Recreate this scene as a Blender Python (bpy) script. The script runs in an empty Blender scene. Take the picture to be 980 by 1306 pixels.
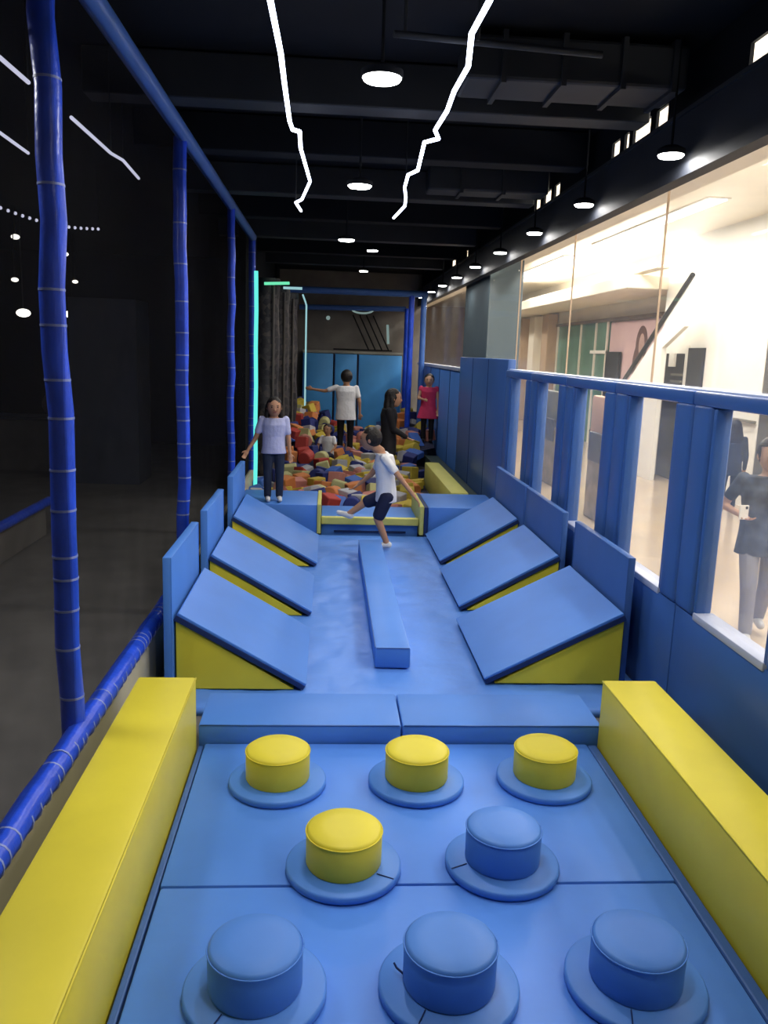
import bpy, bmesh, math, random
from mathutils import Vector, Matrix
S = bpy.context.scene
C = S.collection
PI = math.pi
random.seed(7)

# ------------------------------------------------------------------ materials
def lin(c):
    return tuple(((v/255)/12.92 if v/255 <= .04045 else ((v/255+.055)/1.055)**2.4) for v in c) + (1,)

def mat(name, rgb, rough=.5, metal=0, spec=.3, bump=0, bscale=8, var=0, vscale=3, emit=None, estr=0, coat=0):
    """rgb is the linear base colour; noise drives a slight colour variation and bump"""
    m = bpy.data.materials.new(name); m.use_nodes = True
    nt = m.node_tree; b = nt.nodes['Principled BSDF']
    b.inputs['Base Color'].default_value = (*rgb, 1)
    b.inputs['Roughness'].default_value = rough
    b.inputs['Metallic'].default_value = metal
    b.inputs['Specular IOR Level'].default_value = spec
    b.inputs['Coat Weight'].default_value = coat
    if emit:
        b.inputs['Emission Color'].default_value = (*emit, 1)
        b.inputs['Emission Strength'].default_value = estr
    tc = nt.nodes.new('ShaderNodeTexCoord')
    if var:
        n = nt.nodes.new('ShaderNodeTexNoise'); n.inputs['Scale'].default_value = vscale; n.inputs['Detail'].default_value = 4
        nt.links.new(tc.outputs['Object'], n.inputs['Vector'])
        r = nt.nodes.new('ShaderNodeValToRGB')
        r.color_ramp.elements[0].position = .3; r.color_ramp.elements[1].position = .7
        r.color_ramp.elements[0].color = (*[c*(1-var) for c in rgb], 1)
        r.color_ramp.elements[1].color = (*[min(1, c*(1+var)) for c in rgb], 1)
        nt.links.new(n.outputs['Fac'], r.inputs['Fac']); nt.links.new(r.outputs['Color'], b.inputs['Base Color'])
    if bump:
        n = nt.nodes.new('ShaderNodeTexNoise'); n.inputs['Scale'].default_value = bscale; n.inputs['Detail'].default_value = 3
        nt.links.new(tc.outputs['Object'], n.inputs['Vector'])
        bp = nt.nodes.new('ShaderNodeBump'); bp.inputs['Strength'].default_value = bump; bp.inputs['Distance'].default_value = .02
        nt.links.new(n.outputs['Fac'], bp.inputs['Height']); nt.links.new(bp.outputs['Normal'], b.inputs['Normal'])
    return m

def emis(name, rgb, s):
    m = bpy.data.materials.new(name); m.use_nodes = True
    nt = m.node_tree; nt.nodes.clear()
    e = nt.nodes.new('ShaderNodeEmission'); o = nt.nodes.new('ShaderNodeOutputMaterial')
    e.inputs[0].default_value = (*rgb, 1); e.inputs[1].default_value = s
    nt.links.new(e.outputs[0], o.inputs[0]); return m

def sheet(name, rgb, cover, gloss=.06, rough=.05):
    """clear sheet / fine net: mostly see-through, a share of diffuse, a share of gloss"""
    m = bpy.data.materials.new(name); m.use_nodes = True
    nt = m.node_tree; nt.nodes.clear(); N = nt.nodes.new
    t = N('ShaderNodeBsdfTransparent'); d = N('ShaderNodeBsdfDiffuse'); g = N('ShaderNodeBsdfGlossy')
    d.inputs[0].default_value = (*rgb, 1); g.inputs['Roughness'].default_value = rough
    nz = N('ShaderNodeTexNoise'); nz.inputs['Scale'].default_value = 2.5
    tc = N('ShaderNodeTexCoord'); nt.links.new(tc.outputs['Object'], nz.inputs['Vector'])
    mr = N('ShaderNodeMapRange'); mr.inputs['From Min'].default_value = .3; mr.inputs['From Max'].default_value = .7
    mr.inputs['To Min'].default_value = cover*.8; mr.inputs['To Max'].default_value = cover*1.2
    nt.links.new(nz.outputs['Fac'], mr.inputs['Value'])
    a = N('ShaderNodeMixShader'); nt.links.new(mr.outputs[0], a.inputs[0]); nt.links.new(t.outputs[0], a.inputs[1]); nt.links.new(d.outputs[0], a.inputs[2])
    b = N('ShaderNodeMixShader'); b.inputs[0].default_value = gloss
    nt.links.new(a.outputs[0], b.inputs[1]); nt.links.new(g.outputs[0], b.inputs[2])
    o = N('ShaderNodeOutputMaterial'); nt.links.new(b.outputs[0], o.inputs[0]); return m

BLUE = (.075, .225, .66); YEL = (.70, .60, .045); NAVY = (.012, .03, .12)
M = dict(
    mat_blue=mat('blue_vinyl_mat', (.08, .235, .72), .42, bump=.15, bscale=5, var=.05),
    crumple=mat('blue_vinyl_crumpled', (.09, .24, .68), .40, bump=.8, bscale=4, var=.05),
    blue=mat('blue_vinyl', BLUE, .45, bump=.08, bscale=6, var=.04),
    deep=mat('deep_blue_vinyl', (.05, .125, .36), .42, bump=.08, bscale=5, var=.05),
    wallblue=mat('barrier_blue_vinyl', (.045, .12, .36), .33, bump=.06, bscale=4, var=.05),
    navy=mat('navy_piping', NAVY, .5, var=.05),
    yellow=mat('yellow_vinyl', YEL, .45, bump=.08, bscale=5, var=.05),
    dullyellow=mat('pale_yellow_vinyl', (.62, .60, .16), .5, var=.05),
    post=mat('blue_foam_sleeve', (.018, .07, .60), .3, bump=.3, bscale=14, var=.2, vscale=6),
    tie=mat('pale_tie', (.22, .27, .55), .4, var=.1),
    black=mat('black_paint', (.006, .007, .010), .8, spec=.15, var=.3, vscale=1),
    blackd=mat('black_duct', (.016, .018, .022), .6, var=.2, vscale=2),
    fascia=mat('black_gloss_panel', (.012, .014, .020), .6, var=.2),
    grey=mat('grey_board', (.20, .19, .15), .6, var=.1),
    dgrey=mat('dark_floor', (.15, .14, .13), .6, var=.15),
    dcol=mat('slate_paint', (.05, .058, .085), .6, var=.1),
    column=mat('grey_blue_plaster', (.085, .12, .14), .7, var=.06, vscale=2),
    cream=mat('cream_plaster', (.80, .74, .62), .6, var=.04, vscale=1.2),
    ceilcream=mat('cream_gloss_ceiling', (.90, .83, .70), .3, var=.06, vscale=.8),
    white=mat('white_wall', (.88, .86, .80), .5, var=.02),
    tile=mat('beige_polished_floor', (.50, .40, .29), .14, var=.06, vscale=1.5),
    tan=mat('tan_cladding', (.50, .36, .24), .5, var=.08),
    green=mat('green_shopfront', (.10, .22, .15), .3, var=.2),
    pink=mat('pink_poster', (.72, .50, .50), .5, var=.03),
    dark=mat('dark_opening', (.02, .02, .018), .5, var=.3),
    steel=mat('brushed_steel', (.45, .45, .45), .35, metal=.8, var=.05),
    skin=mat('skin', (.42, .22, .13), .55, var=.05, vscale=20),
    skin2=mat('skin_light', (.50, .29, .19), .55, var=.05, vscale=20),
    hair=mat('black_hair', (.012, .009, .008), .45, bump=.5, bscale=60, var=.3, vscale=30),
    wshirt=mat('white_cotton', (.72, .72, .74), .8, bump=.6, bscale=12, var=.03),
    lshirt=mat('pale_lilac_cotton', (.42, .44, .66), .8, bump=.6, bscale=12, var=.05),
    shorts=mat('navy_cotton', (.012, .016, .05), .8, bump=.4, bscale=12, var=.1),
    jeans=mat('dark_denim', (.02, .03, .06), .8, bump=.4, bscale=12, var=.15),
    blackc=mat('black_cloth', (.010, .009, .011), .8, bump=.4, bscale=12, var=.15),
    pinkc=mat('crimson_cloth', (.55, .035, .11), .7, bump=.5, bscale=12, var=.1),
    slate=mat('slate_print_cotton', (.05, .062, .09), .8, bump=.4, bscale=10, var=.85, vscale=11),
    greyj=mat('light_grey_denim', (.27, .27, .32), .8, bump=.4, bscale=12, var=.12),
    sole=mat('white_rubber', (.6, .6, .6), .6, var=.05),
    eye=mat('dark_eye', (.01, .008, .008), .3, var=.1),
    lip=mat('lip', (.30, .09, .08), .5, var=.1),
    led=emis('white_led', (.72, .78, 1.0), 9), ledc=emis('turquoise_led', (.10, .62, .56), 1.7),
    ledg=emis('green_led', (.12, .60, .34), 1.6), ledp=emis('pale_led', (.30, .55, .58), 1.2), ledw=emis('dim_wall_lamp', (.30, .42, .40), .7), ledl=emis('dim_reflected_led', (.65, .66, .85), 1.5),
    lamp=emis('downlight_glow', (1, .98, .94), 30), lampd=emis('dim_reflected_glow', (1, .95, .85), 3),
    panel=emis('mall_light_panel', (1, .97, .88), 5),
    glow=emis('mall_backlit', (1, .85, .68), .8),
    net=sheet('black_net', (.014, .014, .016), .20, gloss=.0),
    pane=sheet('clear_vinyl_pane', (.75, .8, .85), .055, gloss=.05, rough=.12),
    glass=sheet('shop_glass', (.8, .8, .78), .06, gloss=.05, rough=.03),
)
def mottled():
    m = bpy.data.materials.new('mottled_dark_padding'); m.use_nodes = True
    nt = m.node_tree; b = nt.nodes['Principled BSDF']
    n = nt.nodes.new('ShaderNodeTexVoronoi'); n.inputs['Scale'].default_value = 14
    tc = nt.nodes.new('ShaderNodeTexCoord'); nt.links.new(tc.outputs['Object'], n.inputs['Vector'])
    r = nt.nodes.new('ShaderNodeValToRGB'); r.color_ramp.elements[0].color = (.01, .01, .012, 1)
    r.color_ramp.elements[1].color = (.09, .07, .055, 1); r.color_ramp.elements[0].position = .25
    e = r.color_ramp.elements.new(.6); e.color = (.035, .03, .035, 1)
    nt.links.new(n.outputs['Color'], r.inputs['Fac']); nt.links.new(r.outputs['Color'], b.inputs['Base Color'])
    b.inputs['Roughness'].default_value = .6
    return m
M['mottled'] = mottled()

# ------------------------------------------------------------------ helpers (all shapes are written in world metres)
ORG = {}
def bx(bm, x0, x1, y0, y1, z0, z1, bev=0, seg=2):
    t = bmesh.new(); bmesh.ops.create_cube(t, size=1)
    for v in t.verts:
        v.co = Vector((x0+(v.co.x+.5)*(x1-x0), y0+(v.co.y+.5)*(y1-y0), z0+(v.co.z+.5)*(z1-z0)))
    if bev: bmesh.ops.bevel(t, geom=list(t.edges), offset=bev, segments=seg, profile=.5, affect='EDGES')
    merge(bm, t)
def merge(bm, t, mx=None):
    if mx is not None: t.transform(mx)
    me = bpy.data.meshes.new('tmp'); t.to_mesh(me); t.free(); bm.from_mesh(me); bpy.data.meshes.remove(me)
def BX(*a, **k):
    bm = bmesh.new(); bx(bm, *a, **k); return bm
def prism(bm, pts, y0, y1, bev=0):
    """polygon in (x,z) extruded along y"""
    t = bmesh.new()
    a = [t.verts.new((p[0], y0, p[1])) for p in pts]; b = [t.verts.new((p[0], y1, p[1])) for p in pts]
    t.faces.new(a); t.faces.new(b[::-1]); n = len(pts)
    for i in range(n): t.faces.new((a[i], b[i], b[(i+1) % n], a[(i+1) % n]))
    bmesh.ops.recalc_face_normals(t, faces=t.faces)
    if bev: bmesh.ops.bevel(t, geom=list(t.edges), offset=bev, segments=2, profile=.5, affect='EDGES')
    merge(bm, t)
def tube(bm, pts, r, n=10, rs=None, sq=1):
    """tube along a polyline; rs optional radius per point"""
    pts = [Vector(p) for p in pts]; rings = []
    for i, p in enumerate(pts):
        d = (pts[min(i+1, len(pts)-1)] - pts[max(i-1, 0)]).normalized()
        u = d.cross(Vector((0, 0, 1)))
        if u.length < .05: u = d.cross(Vector((0, 1, 0)))
        u.normalize(); w = d.cross(u); rr = rs[i] if rs else r
        rings.append([bm.verts.new(p+(u*math.cos(2*PI*k/n)+w*math.sin(2*PI*k/n)*sq)*rr) for k in range(n)])
    for a, b in zip(rings, rings[1:]):
        for k in range(n): bm.faces.new((a[k], a[(k+1) % n], b[(k+1) % n], b[k]))
    bm.faces.new(rings[0][::-1]); bm.faces.new(rings[-1])
def lathe(bm, c, prof, n=40):
    """profile (r,z) turned about the vertical through c"""
    rings = []
    for r, z in prof: rings.append([bm.verts.new((c[0]+r*math.cos(2*PI*k/n), c[1]+r*math.sin(2*PI*k/n), c[2]+z)) for k in range(n)])
    for a, b in zip(rings, rings[1:]):
        for k in range(n): bm.faces.new((a[k], a[(k+1) % n], b[(k+1) % n], b[k]))
    bm.faces.new(rings[0][::-1]); bm.faces.new(rings[-1])
def ell(bm, c, rx, ry, rz, rot=None, u=14, v=10):
    t = bmesh.new(); bmesh.ops.create_uvsphere(t, u_segments=u, v_segments=v, radius=1)
    mx = Matrix.Translation(c) @ (rot.to_4x4() if rot else Matrix.Identity(4)) @ Matrix.Diagonal((rx, ry, rz, 1))
    merge(bm, t, mx)
def obj(name, bm, m, parent=None, smooth=None):
    bmesh.ops.recalc_face_normals(bm, faces=bm.faces)
    if parent is not None: o0 = ORG[parent]
    else:
        xs = [v.co for v in bm.verts]
        o0 = Vector(((min(v.x for v in xs)+max(v.x for v in xs))/2, (min(v.y for v in xs)+max(v.y for v in xs))/2, min(v.z for v in xs)))
    for v in bm.verts: v.co -= o0
    me = bpy.data.meshes.new(name); bm.to_mesh(me); bm.free()
    o = bpy.data.objects.new(name, me); C.objects.link(o)
    me.materials.append(M[m] if isinstance(m, str) else m)
    if parent is not None: o.parent = parent; ORG[o] = o0
    else: o.location = o0; ORG[o] = o0
    if smooth:
        for p in me.polygons: p.use_smooth = True
        if smooth != 'all': me.set_sharp_from_angle(angle=math.radians(smooth))
    return o
def thing(name, label, cat, loc, group=None):
    o = bpy.data.objects.new(name, None); C.objects.link(o); o.empty_display_size = .1
    o.location = loc; ORG[o] = Vector(loc); o['label'] = label; o['category'] = cat
    if group: o['group'] = group
    return o
def tag(o, label, cat, group=None, kind=None):
    o['label'] = label; o['category'] = cat
    if group: o['group'] = group
    if kind: o['kind'] = kind
    return o
def struct(name, bm, m, parent=None, smooth=None):
    o = obj(name, bm, m, parent, smooth)
    if parent is None: o['kind'] = 'structure'
    return o

# ------------------------------------------------------------------ camera (fitted to the photograph)
cam = bpy.data.cameras.new('camera'); co = bpy.data.objects.new('camera', cam); C.objects.link(co)
def camrot():
    v = Vector((420-490, 447-653, 1060)).normalized()
    r = math.radians(1.2); u = Vector((-math.sin(r), math.cos(r), 0))
    d = (u - v*u.dot(v)).normalized(); x = d.cross(v)
    if x.x < 0: x = -x
    r0 = Vector((x.x, v.x, -d.x)); r1 = Vector((x.y, v.y, -d.y)); r2 = Vector((x.z, v.z, -d.z))
    return Matrix((r0, -r1, -r2)).transposed()
co.matrix_world = Matrix.Translation((0, 0, 2.1)) @ camrot().to_4x4()
cam.sensor_fit = 'VERTICAL'; cam.sensor_height = 36; cam.lens = 1060/1306*36; cam.clip_start = .05; cam.clip_end = 200
S.camera = co

# ------------------------------------------------------------------ room shell of the play hall
XL, XR = -1.1, 2.1
struct('floor', BX(-8, XR+.12, -3, 22, -.12, -.05), 'dgrey')
struct('ceiling', BX(-8, 2.2, -3, 24, 3.95, 4.05), 'black')
struct('wall_far_left', BX(-8.1, -8, -3, 24, -.1, 4), 'black')
struct('wall_left_room_end', BX(-8, -1.15, 18.6, 18.7, -.1, 4), 'black')
struct('wall_rear', BX(-8, 2.9, -3.1, -3, -.1, 4), 'black')
# front fascia over the glass, with the strip above it left open in places
struct('wall_fascia', BX(2.1, 2.2, -2, 22, 3.2, 3.56), 'fascia')
struct('trim_fascia', BX(2.085, 2.2, -2, 22, 3.56, 3.585), 'blackd')
cuts = [(4.15, 4.62), (5.7, 5.9), (6.0, 6.34), (6.42, 6.52), (6.62, 6.8), (8.3, 8.5), (8.62, 8.9), (9.05, 9.3), (12.4, 12.7), (13.6, 13.9), (15, 15.5)]
bm = bmesh.new(); y = -2
for a, b in cuts:
    bx(bm, 2.178, 2.2, y, a, 3.585, 3.95); y = b
bx(bm, 2.178, 2.2, y, 22, 3.585, 3.95)
for a, b in cuts: bx(bm, 2.178, 2.2, a, b, 3.76, 3.95); bx(bm, 2.178, 2.2, a, b, 3.585, 3.63)
struct('wall_above_fascia', bm, 'black')
# ceiling beams and ducts
for i, y in enumerate([2.2, 3.6, 5.8, 7.2, 9.0, 10.6, 12.4, 14.2, 16]):
    o = obj('ceiling_beam', BX(-1.6, 2.1, y, y+.22, 3.66, 3.94, bev=.01), 'black' if i % 2 else 'blackd')
    o['kind'] = 'structure'; o.name = 'trim_beam_%d' % (i+1)
bm = BX(.75, 2.05, 5.1, 5.5, 3.66, 3.9, bev=.02)
for x in (.95, 1.3, 1.65, 1.95): bx(bm, x, x+.03, 5.08, 5.52, 3.64, 3.92)
tag(obj('ceiling_duct', bm, 'blackd'), 'dark grey duct crossing the black ceiling toward the shop glass, nearest the viewer', 'duct')
bm = BX(.9, 2.05, 8.2, 8.5, 3.62, 3.84, bev=.02)
for x in (1.2, 1.6): bx(bm, x, x+.03, 8.18, 8.52, 3.60, 3.86)
tag(obj('ceiling_duct', bm, 'blackd'), 'dark grey duct crossing the ceiling farther back above the grey column side', 'duct')
t = thing('sprinkler_pipe', 'thin black pipe with drop rods hanging near the big ceiling downlight', 'pipe', (.3, 4.0, 3.5))
bm = bmesh.new(); tube(bm, [(.25, 3.9, 3.45), (1.2, 4.0, 3.45)], .015); obj('pipe', bm, 'blackd', t, 40)
for x in (.3, .62):
    bm = bmesh.new(); tube(bm, [(x, 3.92, 3.45), (x, 3.92, 3.95)], .008); obj('hanger_rod', bm, 'blackd', t, 40)

# downlights
def downlight(x, y, z, r, label, group, power, mt='lamp'):
    t = thing('downlight', label, 'ceiling light', (x, y, z), group)
    bm = bmesh.new(); lathe(bm, (x, y, z), [(r*1.04, 0), (r*1.08, .006), (r*1.08, .03), (r*.6, .05)], 24); obj('housing', bm, 'black', t, 40)
    bm = bmesh.new(); lathe(bm, (x, y, z-.012), [(r*.9, 0), (r, .012)], 24); obj('lens', bm, mt, t, 40)
    bm = bmesh.new(); tube(bm, [(x, y, z+.045), (x, y, 3.95)], .008, 6); obj('drop_rod', bm, 'black', t)
    if power:
        l = bpy.data.lights.new('downlight_lamp', 'AREA'); l.shape = 'DISK'; l.size = r*2; l.energy = power; l.color = (1, .98, .95)
        lo = bpy.data.objects.new('downlight_lamp', l); C.objects.link(lo); lo.location = (x, y, z-.02)
        lo.parent = t; lo.location = (0, 0, -.02)
mid = ['large ceiling downlight nearest the viewer between the two zigzag light strips', 'second ceiling downlight down the middle of the black ceiling', 'third, small-looking ceiling downlight before the blue beams']
mid_p = [(.21, 4.0, 3.3), (.2, 6.48, 3.3), (.165, 9.55, 3.3)]
for (x, y, z), lb in zip(mid_p, mid): downlight(x, y, z, .088, lb, None, 30)
downlight(.21, 2.0, 3.3, .10, 'ceiling downlight above the stud mats, nearer than the picture shows', None, 24)
for y in (12.6, 15.8): downlight(.6, y, 3.55, .08, 'ceiling downlight hidden among the beams over the foam pit', 'downlights over the pit', 24)
side = ['brightest round spotlight under the black fascia at right', 'second spotlight along the fascia from the right', 'third spotlight along the fascia, next to the grey column top',
        'fourth fascia spotlight, behind the grey column', 'fifth fascia spotlight, beyond the grey column', 'sixth fascia spotlight, in the row left of the grey column',
        'seventh fascia spotlight, third from the far end', 'eighth fascia spotlight, second from the far end', 'farthest fascia spotlight beside the blue end post']
for i, y in enumerate([5.1, 6.81, 8.43, 10.1, 11.8, 13.5, 15.2, 16.8, 18.5]):
    downlight(1.99, y, 3.3, .075, side[i], None, (9, 5, 5)[i] if i < 3 else 3)

# zigzag light strips
def strip(pts, m, label, r=.013, cat='led strip', hang=False):
    t = thing('led_strip', label, cat, pts[0]); bm = bmesh.new(); tube(bm, pts, r, 8); obj('light_tube', bm, m, t, 60)
    if hang:
        for p in (pts[1], pts[-2]):
            bm = bmesh.new(); tube(bm, [p, (p[0], p[1], 3.95)], .004, 6); obj('hanging_wire', bm, 'blackd', t)
    return t
ZL = [(-.19, 1.6), (-.215, 2.6), (-.231, 3.22), (-.225, 3.75), (-.233, 4.2), (-.235, 4.75), (-.228, 4.95), (-.19, 5.0), (-.20, 5.45), (-.175, 5.95), (-.165, 6.45), (-.245, 7.1), (-.30, 7.25), (-.275, 7.8)]
strip([(x, y, 3.3+.012*math.sin(y*5)) for x, y in ZL], 'led', 'glowing white zigzag light strip on the ceiling, left one', .0115, hang=True)
ZR = [(.50, 1.6), (.515, 2.5), (.525, 3.1), (.52, 3.45), (.565, 3.8), (.55, 4.1), (.56, 4.4), (.555, 4.85), (.60, 5.05), (.53, 5.15), (.56, 5.8), (.51, 5.95), (.535, 6.5), (.58, 6.9), (.60, 7.2), (.56, 7.9)]
strip([(x, y, 3.3+.012*math.sin(y*4)) for x, y in ZR], 'led', 'glowing white zigzag light strip on the ceiling, right one', .0115, hang=True)

# ------------------------------------------------------------------ left net wall
def post_pts(x, y, z0, z1, seed):
    rnd = random.Random(seed); n = 14
    return [(x+rnd.uniform(-.012, .012), y, z0+(z1-z0)*i/n) for i in range(n+1)]
def net_post(y, label, seed, r=.052, z0=0, x=XL):
    t = thing('padded_net_post', label, 'post', (x, y, z0), 'blue padded posts of the net wall')
    p = post_pts(x, y, z0, 3.6, seed); bm = bmesh.new(); tube(bm, p, r, 16); sl = obj('foam_sleeve', bm, 'post', t, 60)
    rnd = random.Random(seed+5); z = z0+.3
    while z < 3.45:
        xx = x
        for a, b in zip(p, p[1:]):
            if a[2] <= z <= b[2]: xx = a[0]+(b[0]-a[0])*(z-a[2])/(b[2]-a[2])
        bm = bmesh.new(); tube(bm, [(xx, y, z-.005), (xx, y, z+.005)], r*1.04, 16); obj('cable_tie', bm, 'tie', sl, 60)
        z += rnd.uniform(.10, .26) if z < 2.2 else rnd.uniform(.25, .45)
    return t
net_post(3.62, 'thick blue padded net post nearest the viewer at far left', 1, x=XL-.035)
net_post(6.6, 'second blue padded net post, behind the nearest left ramp', 2, .05, x=XL-.03)
net_post(9.62, 'third, thin-looking blue net post above the rearmost left ramp panel', 3, .042)
net_post(12.25, 'fourth net post, dark, beside the turquoise light strip', 4, .05)
def rail(name, pts, r, label, ties, m='post'):
    t = thing(name, label, 'rail', pts[0]); bm = bmesh.new(); tube(bm, pts, r, 14); sl = obj('foam_sleeve', bm, m, t, 60)
    a, b = Vector(pts[0]), Vector(pts[-1]); d = (b-a).normalized(); L = (b-a).length
    rnd = random.Random(3); s = .05
    while ties and s < L:
        p = a+d*s; bm = bmesh.new(); tube(bm, [p-d*.005, p+d*.005], r*1.05, 14); obj('cable_tie', bm, 'tie', sl, 60); s += rnd.uniform(.05, .13)
    return t
rail('net_bottom_rail', [(XL, y, .40-.012*y+.006*math.sin(y*9)) for y in [1.2+.3*i for i in range(17)]], .052, 'padded blue bottom rail wrapped with pale ties below the net', True)
M['rail'] = mat('mid_blue_sleeve', (.05, .13, .40), .4, var=.1)
rail('net_top_rail', [(XL, -.5, 3.62), (XL, 6.6, 3.62), (XL, 12.25, 3.62)], .055, 'long blue top rail running along the net toward the pit', False, 'rail')
tag(obj('safety_net', BX(XL-.003, XL+.003, 1, 12.25, .36, 3.6), 'net'), 'fine black safety net stretched between the blue posts', 'net')
struct('baseboard_left', BX(XL-.03, XL+.03, -1, 12.25, -.05, .34), mat('olive_grey_board', (.46, .43, .32), .55, var=.08))
# the dark neighbouring lane behind the net
rail('net_bottom_rail', [(-3.1, 2.5, .34), (-3.1, 9.4, .34)], .05, 'blue bottom rail of the dark lane beyond the near left post', False)
tag(obj('lane_side_board', BX(-3.2, -3.14, 2.5, 9.4, -.05, .32, bev=.01), 'dgrey'), 'dark grey side board under the blue rail beyond the net', 'board')
struct('wall_pillar_left', BX(-3.9, -2.9, 13, 13.9, -.05, 2.75), 'dcol')
def counter():
    t = thing('reception_counter', 'dim dark counter seen through the net beside the near post', 'counter', (-5.4, 14.4, -.05))
    obj('body', BX(-7.2, -3.95, 14.2, 14.8, -.05, .80, bev=.01), 'dgrey', t)
    obj('counter_top', BX(-7.3, -3.93, 14.12, 14.88, .80, .85, bev=.01), 'dcol', t)
counter()
bm = bmesh.new(); ell(bm, (-4.6, 14.4, 1.06), .20, .14, .21)
tag(obj('round_cushion', bm, mat('beige_cover', (.22, .18, .14), .7, var=.15), None, 'all'), 'pale round cushion on the dim counter behind the net', 'cushion')
for pts, lb in [([(-1.43, 4.96, 3.3), (-1.43, 5.8, 3.3), (-1.40, 6.0, 3.3), (-1.43, 6.6, 3.3)], 'short added strip imitating a ceiling strip reflection, between the first two posts'),
                ([(-1.46, 3.2, 3.3), (-1.45, 4.36, 3.3)], 'added strip imitating a ceiling strip reflection, top left edge behind the near post'),
                ([(-1.94, 4.4, 3.3), (-1.99, 5.92, 3.3)], 'lower added strip imitating a ceiling strip reflection, left edge behind the near post')]:
    strip(pts, 'ledl', lb, .010, hang=True)  # added strips imitating mirror images of the ceiling strips
t = thing('reflected_string', 'drooping dotted string of tiny added glows imitating a reflection behind the net', 'reflected lights', (-2.8, 8.95, 3.2))  # added row of glowing dots imitating a reflection
fl = [(-3.08+.57*k/15, 8.35+1.2*k/15, 3.3-.05*math.sin(PI*k/15)) for k in range(16)]
bm = bmesh.new(); tube(bm, [(fl[0][0], fl[0][1], 3.95)]+fl+[(fl[-1][0], fl[-1][1], 3.95)], .004, 6); obj('cord', bm, 'blackd', t)
for p in fl:
    bm = bmesh.new(); ell(bm, p, .016, .016, .016, u=8, v=6); obj('reflected_glow', bm, 'ledl', t, 'all')
def reflected_lamp(x, y, z, r, label, mt):  # added glowing blobs imitating reflected mall glow and lights
    t = thing('reflected_light', label, 'lamp', (x, y, z)); bm = bmesh.new()
    ell(bm, (x, y, z), r, r, r*.6); obj('reflected_glow', bm, mt, t, 'all')
    bm = bmesh.new(); tube(bm, [(x, y, z+r*.5), (x, y, 3.95)], .008, 6); obj('cord', bm, 'blackd', t)
reflected_lamp(-4.5, 12.88, 2.49, .10, 'bright added glow imitating a mall reflection, left of the near post', 'panel')
reflected_lamp(-4.5, 15.3, 2.57, .13, 'brightest added glow imitating a mall reflection, just right of the near post', 'panel')
reflected_lamp(-4.5, 15.5, 3.14, .05, 'small added glow imitating a reflected light, above the brightest glow', 'lampd')
reflected_lamp(-4.5, 14.97, 3.55, .06, 'small added glow imitating a reflected light, right of post below the dotted string', 'lampd')
reflected_lamp(-4.5, 12.7, 3.54, .06, 'small added glow imitating a reflected light, far left under the dotted string', 'lampd')
reflected_lamp(-4.5, 12.6, 2.94, .05, 'small faint added glow imitating a reflected light, far left above the bright glow', 'lampd')
l = bpy.data.lights.new('lane_fill_light', 'AREA'); l.size = .5; l.energy = 55; lo = bpy.data.objects.new('lane_fill_light', l); C.objects.link(lo); lo.location = (-2.4, 4, 3.4)  # added fill to brighten the lane floor, no fitting

# ------------------------------------------------------------------ front stud mats
def floor_mat(x0, x1, y0, y1, z0, z1, m, label, seam=None):
    t = thing('floor_mat', label, 'mat', ((x0+x1)/2, (y0+y1)/2, z0))
    obj('foam_pad', BX(x0, x1, y0, y1, z0, z1, bev=.012), m, t, 40)
    return t
floor_mat(-.62, 1.47, .6, 2.985, -.05, 0, 'mat_blue', 'blue floor mat under the three nearest blue studs')
floor_mat(-.625, 1.475, 2.995, 4.215, -.05, 0, 'mat_blue', 'blue floor mat under the yellow studs, before the low blue step')
tag(obj('edge_strip', BX(1.478, 1.53, .6, 4.21, -.05, -.004, bev=.01), 'deep'), 'darker blue edge strip between stud mats and right yellow beam', 'mat strip')
tag(obj('edge_strip', BX(-.658, -.63, .6, 4.21, -.05, -.012, bev=.006), 'deep'), 'narrow dark blue edge strip beside the left yellow beam', 'mat strip')
studs = [(-.208, 3.78, 'yellow', 'yellow stud at the left end of the rear row'), (.475, 3.78, 'yellow', 'yellow stud in the middle of the rear row'),
         (1.125, 3.80, 'yellow', 'yellow stud at the right end of the rear row'), (.103, 3.09, 'yellow', 'lone yellow stud in the middle row of two'),
         (.766, 3.10, 'blue', 'blue stud beside the lone yellow one in the middle row'), (-.20, 2.42, 'blue', 'nearest row, left blue stud'),
         (.445, 2.42, 'blue', 'nearest row, centre blue stud'), (1.086, 2.42, 'blue', 'nearest row, right blue stud with slit base')]
for x, y, c, lb in studs:
    t = thing('stepping_stud', 'round stud on blue disc, '+lb, 'foam stud', (x, y, 0), 'foam stepping studs on the front mats')
    bm = bmesh.new(); lathe(bm, (x, y, 0), [(.228, .0), (.237, .008), (.237, .030), (.229, .037), (.10, .040)], 56); bd = obj('base_disc', bm, 'blue', t, 50)
    bm = bmesh.new(); lathe(bm, (x, y, .038), [(.150, 0), (.155, .01), (.156, .135), (.152, .148), (.142, .156), (.08, .161), (.02, .162)], 56)
    sc = obj('stud_cap', bm, c, t, 50)
    bm = bmesh.new()
    a = [(x+.1565*math.cos(2*PI*k/56), y+.1565*math.sin(2*PI*k/56), .038+.142) for k in range(57)]
    tube(bm, a, .0028, 6); obj('seam_piping', bm, c, sc, 'all')
    if 'slit' not in lb and 'lone' not in lb and 'rear' in lb: continue
    bm = bmesh.new(); ang = dict(n=-2.2, l=-.6, b=-2.9)[lb[0]] if 'slit' not in lb else -2.0
    tube(bm, [(x+.16*math.cos(ang), y+.16*math.sin(ang), .041), (x+.232*math.cos(ang+.05), y+.232*math.sin(ang+.05), .038)], .0025, 6); obj('cover_slit', bm, 'navy', bd)
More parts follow.
